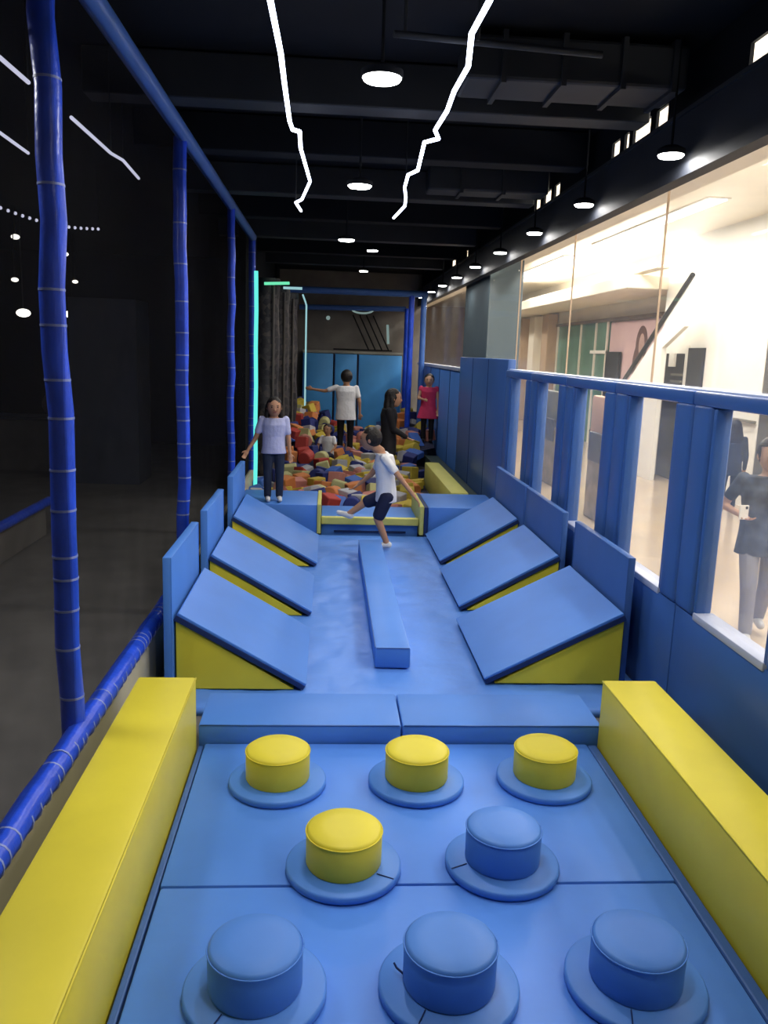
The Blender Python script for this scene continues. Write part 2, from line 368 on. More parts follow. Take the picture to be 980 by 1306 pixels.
bm = bmesh.new(); tube(bm, [(.30, 2.43, .05), (.27, 2.45, .065), (.262, 2.462, .075)], .004, 6)
tag(obj('loose_thread', bm, 'navy'), 'small dark loose thread by the centre blue stud', 'thread')

def beam(x0, x1, y0, y1, z1, label, name='foam_beam'):
    t = thing(name, label, 'foam beam', ((x0+x1)/2, (y0+y1)/2, -.05))
    obj('foam_body', BX(x0, x1, y0, y1, -.05, z1, bev=.014), 'yellow', t, 40)
    bm = bmesh.new(); xi = x1 if abs(x1) < abs(x0) else x0
    tube(bm, [(xi, y0+.01, z1-.004), (xi, y1-.01, z1-.004)], .005, 6); obj('seam_piping', bm, 'yellow', t, 'all')
beam(-.965, -.665, .7, 4.2, .385, 'long yellow foam beam along the left side of the stud mats')
beam(1.535, 1.835, .7, 4.22, .375, 'long yellow foam beam along the right side of the stud mats')

for x0, x1, lb in [(-.66, .437, 'left half of the low blue step between stud mats and ramps'), (.443, 1.56, 'right half of the low blue step between stud mats and ramps')]:
    t = thing('low_step', lb, 'foam step', ((x0+x1)/2, 4.44, -.05))
    obj('foam_body', BX(x0, x1, 4.222, 4.66, -.05, .10, bev=.012), 'blue', t, 40)
    bm = bmesh.new(); tube(bm, [(x0+.01, 4.224, .098), (x1-.01, 4.224, .098)], .004, 6); obj('seam_piping', bm, 'deep', t, 'all')

# ------------------------------------------------------------------ middle mat, ramps, balance beam
bm = bmesh.new(); nx, ny = 70, 110; X0, X1, Y0, Y1 = -1.0, 2.08, 4.66, 9.48
from mathutils import noise
vs = []
for j in range(ny+1):
    for i in range(nx+1):
        x = X0+(X1-X0)*i/nx; y = Y0+(Y1-Y0)*j/ny
        h = .016*abs(noise.noise(Vector((x*3.2+y*.6, y*2.2-x*1.4, 0))))+.007*noise.noise(Vector((x*9, y*5, 4)))
        k = min(1, (y-Y0)/.15, (Y1-y)/.3); vs.append(bm.verts.new((x, y, -.010+h*max(0, k))))
for j in range(ny):
    for i in range(nx):
        a = j*(nx+1)+i; bm.faces.new((vs[a], vs[a+1], vs[a+nx+2], vs[a+nx+1]))
r = bmesh.ops.extrude_face_region(bm, geom=list(bm.faces))
for g in r['geom']:
    if isinstance(g, bmesh.types.BMVert): g.co.z = -.05
tag(obj('crumpled_mat', bm, 'crumple', None, 'all'), 'light blue wrinkled vinyl floor cover between the two rows of ramps', 'mat')

def ramp(side, y0, y1, toe, out, h, label):
    t = thing('foam_ramp', label, 'foam ramp', ((toe+out)/2, (y0+y1)/2, 0), 'blue and yellow wedge ramps')
    s = 1 if out > toe else -1
    bm = bmesh.new(); prism(bm, [(toe+s*.06, .0), (out, .0), (out, h-.05)] , y0+.012, y1-.012, .006); obj('wedge_side', bm, 'yellow', t)
    n = Vector((-(h)*s, abs(out-toe))).normalized()
    a = Vector((toe, .012)); b = Vector((out, h-.03))
    def q(p, d): return (p.x+n.x*d, p.y+n.y*d)
    bm = bmesh.new(); prism(bm, [q(a, -.012), q(b, -.022), q(b, .014), q(a, .018)], y0-.003, y1+.003, .003); obj('edge_band', bm, 'navy', t)
    bm = bmesh.new(); prism(bm, [q(a, .016), q(b, .012), q(b, .034), q(a, .034)], y0, y1, .006); obj('sloping_top', bm, 'blue', t)
L = [('nearest on the left, yellow triangular end showing', 4.93, 6.02, -.115, -.905, .50),
     ('middle ramp of the left row', 6.42, 7.5, -.11, -.905, .50), ('rearmost ramp of the left row, by the standing girl', 7.98, 9.25, -.09, -.905, .50)]
for lb, a, b, tt, oo, h in L: ramp(-1, a, b, tt, oo, h, 'blue topped yellow ramp, '+lb)
L = [('nearest on the right, yellow triangular end showing', 5.05, 6.28, 1.065, 1.955, .495),
     ('middle ramp of the right row', 6.62, 7.86, 1.14, 1.955, .495), ('rearmost ramp of the right row', 8.16, 9.42, 1.18, 1.955, .495)]
for lb, a, b, tt, oo, h in L: ramp(1, a, b, tt, oo, h, 'blue topped yellow ramp, '+lb)
def pad(x0, x1, y0, y1, z1, m, label):
    t = thing('back_pad', label, 'wall pad', ((x0+x1)/2, (y0+y1)/2, 0), 'upright blue pads behind the ramps')
    obj('foam_panel', BX(x0, x1, y0, y1, 0, z1, bev=.008), m, t, 40)
    xf = x1 if x0 < 0 else x0; bm = bmesh.new()
    tube(bm, [(xf, y0+.004, .01), (xf, y0+.004, z1-.006), (xf, y1-.004, z1-.006), (xf, y1-.004, .01)], .004, 6); obj('edge_piping', bm, m, t)
pad(-.965, -.915, 4.87, 5.93, .86, 'blue', 'light blue upright pad behind the nearest left ramp')
pad(-.965, -.915, 6.36, 7.38, .86, 'blue', 'light blue upright pad behind the middle left ramp')
pad(-.965, -.915, 8.1, 9.3, .86, 'blue', 'light blue upright pad behind the rearmost left ramp')
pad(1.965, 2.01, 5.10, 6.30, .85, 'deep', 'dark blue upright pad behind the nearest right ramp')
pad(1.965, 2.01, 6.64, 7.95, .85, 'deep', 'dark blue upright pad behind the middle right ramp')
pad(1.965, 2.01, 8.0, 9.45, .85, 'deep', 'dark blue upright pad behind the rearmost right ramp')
t = thing('balance_beam', 'long low blue balance beam down the middle of the wrinkled mat', 'balance beam', (.47, 7, 0))
obj('foam_body', BX(.352, .592, 5.31, 8.6, 0, .145, bev=.014), 'blue', t, 40)
bm = bmesh.new(); tube(bm, [(.354, 5.33, .143), (.354, 8.58, .143)], .004, 6); tube(bm, [(.36, 5.312, .143), (.584, 5.312, .143)], .004, 6)
obj('seam_piping', bm, 'deep', t)

# far step into the pit
t = thing('pit_side_block', 'blue foam block at the left of the pit entrance', 'foam block', (-.55, 10, 0))
obj('foam_body', BX(-1.02, -.10, 9.52, 10.5, -.05, .335, bev=.012), 'blue', t, 40)
obj('yellow_edge', BX(-.10, -.055, 9.50, 10.5, .0, .345, bev=.008), 'dullyellow', t)
t = thing('pit_side_block', 'blue foam block at the right of the pit entrance', 'foam block', (1.6, 10, 0))
obj('foam_body', BX(1.20, 2.06, 9.52, 10.5, -.05, .335, bev=.012), 'blue', t, 40)
obj('yellow_edge', BX(1.10, 1.15, 9.50, 10.5, -.0, .345, bev=.008), 'dullyellow', t)
obj('dark_gap_trim', BX(1.152, 1.198, 9.49, 10.5, -.02, .337, bev=.006), 'navy', t)
t = thing('pit_entry_step', 'low blue entry step with a yellow front edge in the middle before the pit', 'foam step', (.5, 10, 0))
obj('foam_body', BX(-.05, 1.095, 9.62, 10.5, -.05, .15, bev=.01), 'blue', t, 40)
obj('yellow_edge', BX(-.05, 1.095, 9.55, 9.62, .10, .19, bev=.012), 'dullyellow', t)
obj('dark_slit', BX(.1, .95, 9.60, 9.618, .0, .02), 'navy', t)

# ------------------------------------------------------------------ right barrier wall of framed clear panes
mods = [(.75, 2.05, 'at the near end of the right yellow beam'), (2.06, 3.36, 'beside the right yellow beam, outside the picture'),
        (3.37, 4.655, 'nearest one, woman with phone walking beyond it'), (4.665, 5.975, 'second from the right, above the nearest right pad'),
        (5.985, 7.27, 'third from the right, peach stand beyond it'), (7.28, 8.565, 'fourth from the right, behind the middle right ramp'), (8.575, 9.80, 'narrowest looking, next to the tall plain pad')]
for a, b, lb in mods:
    t = thing('barrier_panel', 'windowed blue barrier panel, '+lb, 'barrier', (2.17, (a+b)/2, -.05), 'windowed blue barrier panels')
    xf = 2.1; w = .25
    obj('kick_panel', BX(xf, xf+.1, a, b, -.05, .68, bev=.01), 'wallblue', t, 40)
    obj('post', BX(xf-.015, xf+.12, a, a+w-.02, .68, 1.88, bev=.03, seg=3), 'wallblue', t, 40)
    obj('post', BX(xf-.015, xf+.12, b-w+.02, b, .68, 1.88, bev=.03, seg=3), 'wallblue', t, 40)
    obj('inner_frame', BX(xf+.0, xf+.09, a+w-.02, a+w+.02, .7, 1.86, bev=.01), 'wallblue', t, 40)
    obj('inner_frame', BX(xf+.0, xf+.09, b-w-.02, b-w+.02, .7, 1.86, bev=.01), 'wallblue', t, 40)
    obj('top_rail', BX(xf-.02, xf+.13, a, b, 1.865, 1.945, bev=.015), 'wallblue', t, 40)
    obj('rail_highlight', BX(xf+.02, xf+.15, a, b, 1.94, 1.957, bev=.005), M.setdefault('cap', mat('rail_highlight_paint', (.50, .58, .80), .35, var=.04)), t)  # pale strip paints the mall light falling on the rail top
    obj('sill', BX(xf-.01, xf+.11, a+w, b-w, .665, .71, bev=.008), M.setdefault('sill', mat('pale_sill', (.42, .46, .6), .35, var=.05)), t, 40)  # pale colour paints in the light reflected off the ledge top
    obj('clear_pane', BX(xf+.05, xf+.056, a+w, b-w, .7, 1.87), 'pane', t)
t = thing('tall_wall_pad', 'tall plain dark blue pad between windowed barrier and pit', 'wall pad', (2.16, 11.6, -.05))
obj('foam_panel', BX(2.1, 2.2, 9.81, 13.42, -.05, 2.07, bev=.015), 'wallblue', t, 40)
for y in (11.0, 12.2):
    bm = bmesh.new(); tube(bm, [(2.1, y, .0), (2.1, y, 2.06)], .006, 6); obj('seam', bm, 'navy', t)
bm = BX(2.12, 2.2, 13.44, 19.9, -.05, 1.84, bev=.01)
t = thing('pit_side_barrier', 'lighter blue low barrier beside the girl in the crimson dress', 'barrier', (2.16, 16.6, -.05))
obj('foam_panel', bm, 'blue', t, 40)
obj('cap_rail', BX(2.09, 2.22, 13.44, 19.9, 1.84, 1.90, bev=.01), M['sill'], t)
for y in (14.6, 16.0, 17.4, 18.8):
    bm = bmesh.new(); tube(bm, [(2.12, y, 0), (2.12, y, 1.83)], .008, 6); obj('seam', bm, 'navy', t)
# grey column and the shop glass line
struct('wall_column_right', BX(2.24, 2.72, 12, 14.1, -.05, 4.0, bev=.01), 'column')
tag(obj('shop_glass', BX(2.25, 2.262, 1.0, 11.98, .0, 3.3), 'glass'), 'tall clear shop glass above the blue barrier, right of the grey column', 'glass')
tag(obj('shop_glass', BX(2.25, 2.262, 14.12, 19.9, .0, 3.3), 'glass'), 'tall clear shop glass beyond the grey column above the pit barrier', 'glass')
for i, y in enumerate([4.0, 5.75, 7.9, 10.1]):
    struct('trim_glass_joint_%d' % (i+1), BX(2.25, 2.264, y, y+.007, 1.95, 3.25), 'tan')

# ------------------------------------------------------------------ pit end and left side
for i, (x0, x1, lb) in enumerate([(-.62, .10, 'left tall blue pad of the pit end wall'), (.13, .66, 'second tall blue pad of the end wall, behind the man'), (.69, 1.72, 'wide right blue pad of the pit end wall')]):
    t = thing('end_wall_pad', lb, 'wall pad', ((x0+x1)/2, 19.95, -.05))
    obj('foam_panel', BX(x0, x1, 19.9, 20.0, -.05, 2.03, bev=.015), M.setdefault('endblue', mat('end_blue_vinyl', (.06, .29, .66), .45, var=.06)), t, 40)
    bm = bmesh.new(); tube(bm, [(x0+.01, 19.9, 0), (x0+.01, 19.9, 2.02)], .012, 6); obj('seam', bm, 'navy', t)
struct('wall_end', BX(-1.2, 2.2, 20.4, 20.5, -.1, 4), mat('taupe_board', (.14, .13, .12), .6, var=.15))
struct('wall_pit_left', BX(-1.3, -1.2, 12.3, 20.4, -.1, 3.95), 'black')
struct('trim_end_ledge', BX(-.62, 1.75, 19.9, 20.4, 2.04, 2.10, bev=.01), mat('ledge_grey', (.25, .25, .22), .6, var=.1))
t = thing('stair_rail', 'dim slanting dark stair bars on the taupe wall above the blue end pads', 'railing', (.6, 20.2, 2.1))
for k in range(4):
    bm = bmesh.new(); tube(bm, [(.55+.16*k, 20.3, 2.95), (.95+.16*k, 20.25, 2.13)], .018, 6); obj('slanting_bar', bm, 'black', t)
bm = bmesh.new(); tube(bm, [(.1, 20.25, 2.14), (1.5, 20.25, 2.14)], .018, 6); obj('bottom_bar', bm, 'black', t)
bm = bmesh.new(); ell(bm, (-.04, 20.3, 2.86), .05, .05, .05); tag(obj('wall_lamp', bm, 'ledw', None, 'all'), 'small round pale lamp on the taupe wall above the end pads', 'lamp')
bm = bmesh.new(); tube(bm, [(1.38, 20.3, 2.75), (1.41, 20.3, 2.3)], .03, 8); tag(obj('wall_lamp', bm, 'ledw', None, 60), 'upright pale tube lamp on the taupe wall by the blue end post', 'lamp')
bm = bmesh.new(); tube(bm, [(.75+.25*math.cos(a), 19.7, 3.06+.09*math.sin(a)) for a in [PI+PI*k/10 for k in range(11)]], .02, 8)
tag(obj('ring_lamp', bm, 'ledw', None, 60), 'curved pale lamp arc under the far blue beams', 'lamp')
t = thing('pipe_gantry', 'blue beams and posts spanning the far end of the pit', 'gantry', (.6, 18, 0))
bm = bmesh.new(); tube(bm, [(-1.1, 18, 3.33), (2.05, 18, 3.33)], .07, 12); obj('top_beam', bm, 'rail', t, 40)
bm = bmesh.new(); tube(bm, [(-.7, 19.7, 3.06), (1.75, 19.7, 3.10)], .06, 12); obj('rear_beam', bm, 'rail', t, 40)
bm = bmesh.new(); tube(bm, [(1.72, 18, 0), (1.72, 18, 3.3)], .06, 12); obj('post', bm, 'post', t, 40)
bm = bmesh.new(); tube(bm, [(1.98, 18, 0), (1.98, 18, 3.3)], .06, 12); obj('post', bm, 'rail', t, 40)
bm = bmesh.new(); tube(bm, [(1.78, 19.5, 0), (1.78, 19.5, 3.1)], .07, 12); obj('post', bm, 'post', t, 40)
# dark mottled climbing pillars left of the pit
for x, y, w, lb in [(-.98, 13.3, .20, 'nearest dark mottled padded pillar behind the standing girl'), (-.90, 14.9, .20, 'middle dark mottled padded pillar left of the pit'), (-.82, 16.6, .20, 'rear dark mottled padded pillar left of the pit')]:
    t = thing('padded_pillar', lb, 'pillar', (x, y, 0), 'dark mottled pillars left of the pit')
    bm = bmesh.new(); tube(bm, [(x+.01*math.sin(k*2.1), y, 3.05*k/12) for k in range(13)], w, 14, rs=[w*(1+.08*math.sin(k*1.7)) for k in range(13)]); obj('padding', bm, 'mottled', t, 60)
    bm = bmesh.new(); tube(bm, [(x, y, 3.05), (x, y, 3.15)], w*1.05, 14); obj('cap', bm, 'blackd', t, 40)
    bm = bmesh.new(); tube(bm, [(x+w*.6, y-w*.9, .05), (x+w*.6, y-w*.9, 3.05)], .02, 6); obj('rope', bm, mat('pale_rope', (.10, .09, .08), .7, var=.2), t)
strip([(-1.0, 11.72, z+.0) if k % 2 else (-1.006, 11.72, z) for k, z in enumerate([.1, .6, 1.1, 1.6, 2.1, 2.6, 3.12])], 'ledc', 'vertical turquoise glowing light strip beside the girl in lilac shirt', .028)
strip([(-1.0, 13.08, 3.06), (-.62, 13.08, 3.08)], 'ledg', 'short green glowing light bar atop the nearest mottled pillar', .022)
strip([(-.80, 14.68, 3.12), (-.48, 14.68, 3.12)], 'ledp', 'short pale glowing light bar atop the middle mottled pillar', .022)
strip([(-.52, 16.4, 3.12), (-.50, 17.4, 3.05), (-.50, 18.2, 3.02), (-.5, 18.2, .6)], 'ledp', 'pale glowing light strip bending down at the pit end corner', .018)
beamt = thing('pit_ledge_beam', 'pale yellow foam ledge along the right side of the foam pit', 'foam beam', (1.73, 12, -.05))
obj('foam_body', BX(1.61, 1.84, 10.52, 13.5, -.05, .35, bev=.012), 'dullyellow', beamt, 40)
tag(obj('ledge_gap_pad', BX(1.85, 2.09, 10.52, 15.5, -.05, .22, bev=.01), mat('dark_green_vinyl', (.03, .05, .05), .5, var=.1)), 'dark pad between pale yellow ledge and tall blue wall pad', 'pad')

# ------------------------------------------------------------------ foam pit
def hz(x, y):
    def sm(a, b, v):
        v = max(0, min(1, (v-a)/(b-a))); return v*v*(3-2*v)
    left = sm(.35, -.5, x)*sm(12.5, 17.5, y)*.62
    right = sm(1.0, 1.8, x)*sm(13, 16.5, y)*.42
    back = sm(17.3, 19, y)*.35
    return .03+max(left, right)+back*.6+.05*noise.noise(Vector((x*2, y*1.2, 0)))
bm = bmesh.new(); nx, ny = 30, 90; vs = []
for j in range(ny+1):
    for i in range(nx+1):
        x = -.74+2.78*i/nx; y = 10.52+7.3*j/ny
        if x > 1.58 and y < 15.55: x = 1.58+(x-1.58)*.02
        vs.append(bm.verts.new((x, y, hz(x, y)-.03)))
for j in range(ny):
    for i in range(nx):
        a = j*(nx+1)+i; bm.faces.new((vs[a], vs[a+1], vs[a+nx+2], vs[a+nx+1]))
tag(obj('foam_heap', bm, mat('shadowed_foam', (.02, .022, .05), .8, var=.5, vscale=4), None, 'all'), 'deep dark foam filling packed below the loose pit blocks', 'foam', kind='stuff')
FC = dict(yellow=((.58, .44, .06), 'yellow'), pale=((.50, .48, .22), 'pale yellow'), orange=((.62, .22, .07), 'orange'), coral=((.52, .21, .17), 'coral pink'),
          navy=((.02, .03, .16), 'navy blue'), blue=((.05, .13, .45), 'mid blue'), grey=((.42, .42, .45), 'light grey'), red=((.42, .05, .04), 'dark red'))
FM = {k: mat('foam_'+k, tuple(c*.9 for c in v[0]), .7, bump=.1, bscale=10, var=.08) for k, v in FC.items()}
def meshes(kind):
    t = bmesh.new()
    if kind == 'cube': bx(t, -.105, .105, -.105, .105, -.105, .105, bev=.016)
    if kind == 'slab': bx(t, -.15, .15, -.10, .10, -.06, .06, bev=.016)
    if kind == 'roll': lathe(t, (0, 0, -.13), [(.05, .0), (.10, .0), (.115, .015), (.115, .245), (.10, .26), (.05, .26)], 18)
    if kind == 'wedge': prism(t, [(-.16, -.1), (.16, -.1), (-.16, .12)], -.11, .11, .015)
    bmesh.ops.recalc_face_normals(t, faces=t.faces)
    me = bpy.data.meshes.new('foam_'+kind); t.to_mesh(me); t.free(); return me
KM = {}
for k in ('cube', 'slab', 'roll', 'wedge'):
    for c in FC:
        me = meshes(k); me.materials.append(FM[c]); KM[k, c] = me
def zone(x, y):
    if y < 12: return 'in the front row by the entry blocks'
    if x < .1: return 'on the heap at the rear left' if y > 14 else 'in the left front of the pit'
    if x > 1.1: return 'by the girl in crimson' if y > 14 else 'beside the pale yellow ledge'
    return 'in the middle by the man' if y > 14 else 'in the middle by the woman in black'
rnd = random.Random(21); placed = []
people = [(.88, 12.0, .24), (.36, 16.8, .25), (1.95, 16.0, .2), (.02, 15.1, .28)]
y = 10.72
while y < 19.4:
    st = .262 if y < 13.6 else .29
    x = -.98+rnd.uniform(0, .12) if y < 12.6 else -.70+rnd.uniform(0, .10)
    while x < 1.98:
        xx, yy = x+rnd.uniform(-.05, .05), y+rnd.uniform(-.06, .06)
        x += st*rnd.uniform(.9, 1.12)
        if xx > 1.40 and yy < 13.6: continue
        if xx > 1.7 and yy < 15.7: continue
        if any((xx-a)**2+(yy-b)**2 < r*r for a, b, r in people): continue
        if any((xx-a)**2+(yy-b)**2 < .36**2 for a, b in [(-.98, 13.3), (-.90, 14.9), (-.82, 16.6)]): continue
        if any(abs(xx-a) < .16 and abs(yy-b) < .16 for a, b in [(1.72, 18), (1.98, 18), (1.78, 19.5)]): continue
        if xx < -.75 and yy < 12.4: pass
        if len(placed) > 292: break
        if xx < .3: w = dict(orange=2, coral=4, yellow=3, navy=6, pale=2, red=1.5, grey=3, blue=2)
        elif xx < 1.1: w = dict(yellow=3, navy=5, coral=2.5, grey=2, orange=1.5, blue=1.5, pale=1)
        elif yy < 13.7: w = dict(yellow=6, pale=3, orange=1, grey=1)
        else: w = dict(navy=3, grey=4, coral=2, orange=2, blue=1, yellow=2)
        c = rnd.choices(list(w), list(w.values()))[0]
        k = rnd.choices(['cube', 'slab', 'roll', 'wedge'], [6, 3, 1, 1.2])[0]
        hh = {'cube': .10, 'slab': .065, 'roll': .10, 'wedge': .09}[k]
        o = bpy.data.objects.new('foam_pit_block', KM[k, c]); C.objects.link(o)
        o.location = (xx, yy, hz(xx, yy)-.03+hh*rnd.uniform(.85, 1.3))
        tilt = .32
        o.rotation_euler = (rnd.uniform(-tilt, tilt), rnd.uniform(-tilt, tilt), rnd.uniform(-1.2, 1.2))
        if k == 'roll': o.rotation_euler = (PI/2+rnd.uniform(-.3, .3), 0, rnd.uniform(-.8, .8))
        shape = {'cube': 'foam cube', 'slab': 'flat foam brick', 'roll': 'hollow foam roll', 'wedge': 'foam wedge'}[k]
        lb = FC[c][1]+' '+shape+' '+zone(xx, yy)
        tag(o, lb, 'foam block', FC[c][1]+' foam '+k+'s '+zone(xx, yy)); placed.append((xx, yy))
    y += st

# ------------------------------------------------------------------ the mall outside
struct('floor_mall', BX(2.24, 16, -4, 42, -.14, -.05), 'tile')
struct('ceiling_mall', BX(2.24, 16, -4, 42, 4.3, 4.4), 'ceilcream')
struct('wall_mall_end', BX(2.24, 16, 40, 40.1, -.1, 4.4), 'tan')
struct('wall_mall_white', BX(6.4, 6.6, -2, 15.95, -.1, 4.3), 'white')
struct('wall_mall_shops', BX(6.9, 7.0, 15.95, 40, -.1, 4.3), 'cream')
struct('wall_mall_near', BX(2.3, 16, -4.1, -4, -.1, 4.4), 'cream')
# white shop opening dark doorways
t = thing('shop_doorway', 'dark doorway with pale fittings in the white mall wall, left of pair', 'doorway', (6.38, 15.3, -.05))
obj('opening', BX(6.37, 6.40, 14.78, 15.62, -.04, 2.26), 'dark', t)
for z in (1.62, 1.74, 1.86): obj('pale_shelf', BX(6.33, 6.37, 14.8, 15.25, z, z+.04), 'grey', t)
obj('pale_sign', BX(6.33, 6.37, 15.15, 15.4, 2.02, 2.26), 'white', t)
t = thing('shop_doorway', 'dark doorway in the white mall wall, right of pair', 'doorway', (6.38, 14.3, -.05))
obj('opening', BX(6.37, 6.40, 14.02, 14.66, -.04, 2.36), 'dark', t)
obj('frame', BX(6.36, 6.40, 14.66, 14.76, -.04, 2.4), 'white', t)
t = thing('shop_doorway', 'narrow grey doorway at the right edge of the white mall wall', 'doorway', (6.38, 11.6, -.05))
obj('opening', BX(6.37, 6.40, 11.2, 11.95, -.04, 2.75), mat('grey_door', (.12, .12, .12), .5, var=.1), t)
obj('frame', BX(6.36, 6.40, 11.95, 12.0, -.04, 2.78), 'white', t)
tag(obj('wall_guard_rail', BX(6.33, 6.39, 12.02, 13.9, 1.24, 1.28, bev=.01), 'grey'), 'thin grey guard rail on the white mall wall behind the walking woman', 'rail')
# escalator
t = thing('escalator', 'white sided escalator with dark slanting handrail in the mall', 'escalator', (6.1, 17, -.05))
def slant(y, off): return 1.79+(3.541-1.79)*(16.61-y)/(16.61-13.91)+off
prof = [(18.6, -.05), (14.82, -.05), (14.82, 2.35), (13.95, 2.7), (13.95, slant(13.95, -.22)), (18.6, slant(18.6, -.22))]
t2 = bmesh.new(); a = [t2.verts.new((5.95, y, z)) for y, z in prof]; b = [t2.verts.new((6.03, y, z)) for y, z in prof]
t2.faces.new(a); t2.faces.new(b[::-1])
for i in range(6): t2.faces.new((a[i], b[i], b[(i+1) % 6], a[(i+1) % 6]))
bmesh.ops.triangulate(t2, faces=[f for f in t2.faces if len(f.verts) > 4])
bm = bmesh.new(); merge(bm, t2); obj('side_panel', bm, 'white', t)
bm = bmesh.new(); tube(bm, [(5.99, 18.6, slant(18.6, .0)), (5.99, 13.91, slant(13.91, 0))], .045, 8); obj('handrail', bm, 'dark', t)
bm = bmesh.new(); q = [(18.6, -.22), (13.95, -.22), (13.95, -.04), (18.6, -.04)]
va = [bm.verts.new((6.0, y, slant(y, o))) for y, o in q]; vb = [bm.verts.new((6.012, y, slant(y, o))) for y, o in q]
bm.faces.new(va); bm.faces.new(vb[::-1])
for i in range(4): bm.faces.new((va[i], vb[i], vb[(i+1) % 4], va[(i+1) % 4]))
obj('glass_balustrade', bm, 'glass', t)
# shop fronts
t = thing('green_shopfront', 'green glazed shopfront with pale mullions far down the mall', 'shopfront', (6.85, 22, -.05))
obj('glazing', BX(6.82, 6.89, 20.4, 25.0, -.04, 3.02), 'green', t)
obj('header', BX(6.74, 6.89, 16.0, 25.0, 3.02, 3.10), M.setdefault('brown', mat('brown_header', (.16, .12, .09), .5, var=.1)), t)
for y in (20.4, 21.3, 22.6, 24.9): obj('mullion', BX(6.78, 6.83, y, y+.07, -.04, 3.02), 'cream', t)
obj('crossbar', BX(6.76, 6.83, 20.4, 21.6, 2.25, 2.33), 'white', t)
obj('dark_door', BX(6.76, 6.83, 19.4, 20.3, -.04, 2.3), 'dark', t)
t = thing('mall_poster', 'large pale pink poster of a long haired figure on the shop hoarding', 'poster', (6.85, 18, 0))
obj('poster_sheet', BX(6.86, 6.895, 16.0, 20.38, .2, 3.0), 'pink', t)
bm = bmesh.new(); ell(bm, (6.85, 18.25, 2.45), .012, .34, .42); ell(bm, (6.85, 18.3, 2.0), .012, .42, .55); obj('printed_hair', bm, mat('print_brown', (.14, .07, .06), .6, var=.2), t, 'all')
bm = bmesh.new(); ell(bm, (6.838, 18.2, 2.45), .01, .17, .25); ell(bm, (6.838, 18.2, 1.9), .01, .22, .42); obj('printed_figure', bm, mat('print_skin', (.55, .36, .30), .6, var=.1), t, 'all')
for i, y in enumerate([25.3, 27, 28.8, 31]):
    tag(obj('mall_pilaster', BX(6.57, 6.87, y, y+.7, -.05, 3.4, bev=.02), 'tan' if i % 2 == 0 else 'cream'), ['tan pilaster right after the green shopfront', 'cream pilaster behind the first tan one', 'tan pilaster, second of its colour down the mall', 'farthest cream pilaster down the mall'][i], 'pilaster')
tag(obj('mall_bulkhead', BX(5.6, 6.88, 15.9, 30, 3.45, 3.7, bev=.02), 'cream'), 'cream curved-edge bulkhead above the pink and green shopfronts', 'bulkhead')
# light panels in the mall ceiling
for i, (x, y, wx, wy) in enumerate([(3.6, 5, .25, 4), (5.2, 7, .25, 5), (3.6, 11, .25, 4), (5.2, 14, .25, 5), (3.6, 18, .25, 5), (5.2, 21, .25, 5), (4.4, 27, .25, 6), (4.4, 1, .3, 3)]):
    t = thing('mall_ceiling_light', 'long white light trough in the cream mall ceiling', 'ceiling light', (x, y, 4.28), 'light troughs in the mall ceiling')
    obj('diffuser', BX(x-wx/2, x+wx/2, y-wy/2, y+wy/2, 4.27, 4.295), 'panel', t)
    obj('frame', BX(x-wx/2-.04, x+wx/2+.04, y-wy/2-.04, y+wy/2+.04, 4.285, 4.299), 'white', t)
    l = bpy.data.lights.new('mall_lamp', 'AREA'); l.shape = 'RECTANGLE'; l.size = wx; l.size_y = wy; l.energy = 165; l.color = (1, .95, .86)
    lo = bpy.data.objects.new('mall_lamp', l); C.objects.link(lo); lo.location = (x, y, 4.25)
for x, y, ln, z, e in [(2.75, 8, 12, 3.5, 205), (5.9, 20, 10, 3.8, 200), (2.75, 24, 14, 3.5, 200)]:  # added uplights, out of view, to brighten the mall ceiling
    t = thing('added_uplight', 'added unseen uplight brightening the cream mall ceiling', 'added uplight', (x, y, z), 'added uplights under the mall ceiling')
    obj('tray', BX(x-.12, x+.12, y-ln/2, y+ln/2, z-.06, z-.02, bev=.01), 'cream', t); obj('diffuser', BX(x-.05, x+.05, y-ln/2+.05, y+ln/2-.05, z-.02, z), 'panel', t)
    l = bpy.data.lights.new('added_uplight_lamp', 'AREA'); l.shape = 'RECTANGLE'; l.size = .2; l.size_y = ln; l.energy = e; l.color = (1, .93, .82)
    lo = bpy.data.objects.new('added_uplight_lamp', l); C.objects.link(lo); lo.location = (x, y, z+.01); lo.rotation_euler = (PI, 0, 0)
# display stands outside
def stand(x, y, w, h, m1, m2, label):
    t = thing('display_stand', label, 'display stand', (x, y, -.05))
    obj('board', BX(x-.05, x+.05, y-w/2, y+w/2, h*.62, h, bev=.04), m1, t, 40)
    obj('dark_screen', BX(x-.11, x-.051, y-w*.32, y+w*.32, h*.46, h*.70, bev=.01), m2, t)
    obj('body', BX(x-.08, x+.12, y-w*.4, y+w*.4, -.05, h*.62, bev=.02), mat('taupe_body', (.36, .31, .26), .5, var=.35, vscale=5), t)
M['peach'] = mat('peach_board', (.66, .40, .29), .5, var=.06); M['dimscreen'] = mat('dim_screen', (.09, .09, .11), .3, var=.4, vscale=6)
stand(3.7, 10.9, 1.0, 1.62, 'peach', 'dimscreen', 'peach topped display stand seen through the third barrier window')
stand(3.9, 14.2, 1.2, 1.55, 'grey', 'dimscreen', 'grey topped display stand seen through the fourth barrier window')
stand(3.9, 18.2, 1.2, 1.7, 'tan', 'dimscreen', 'tan topped display stand seen through the fifth barrier window')

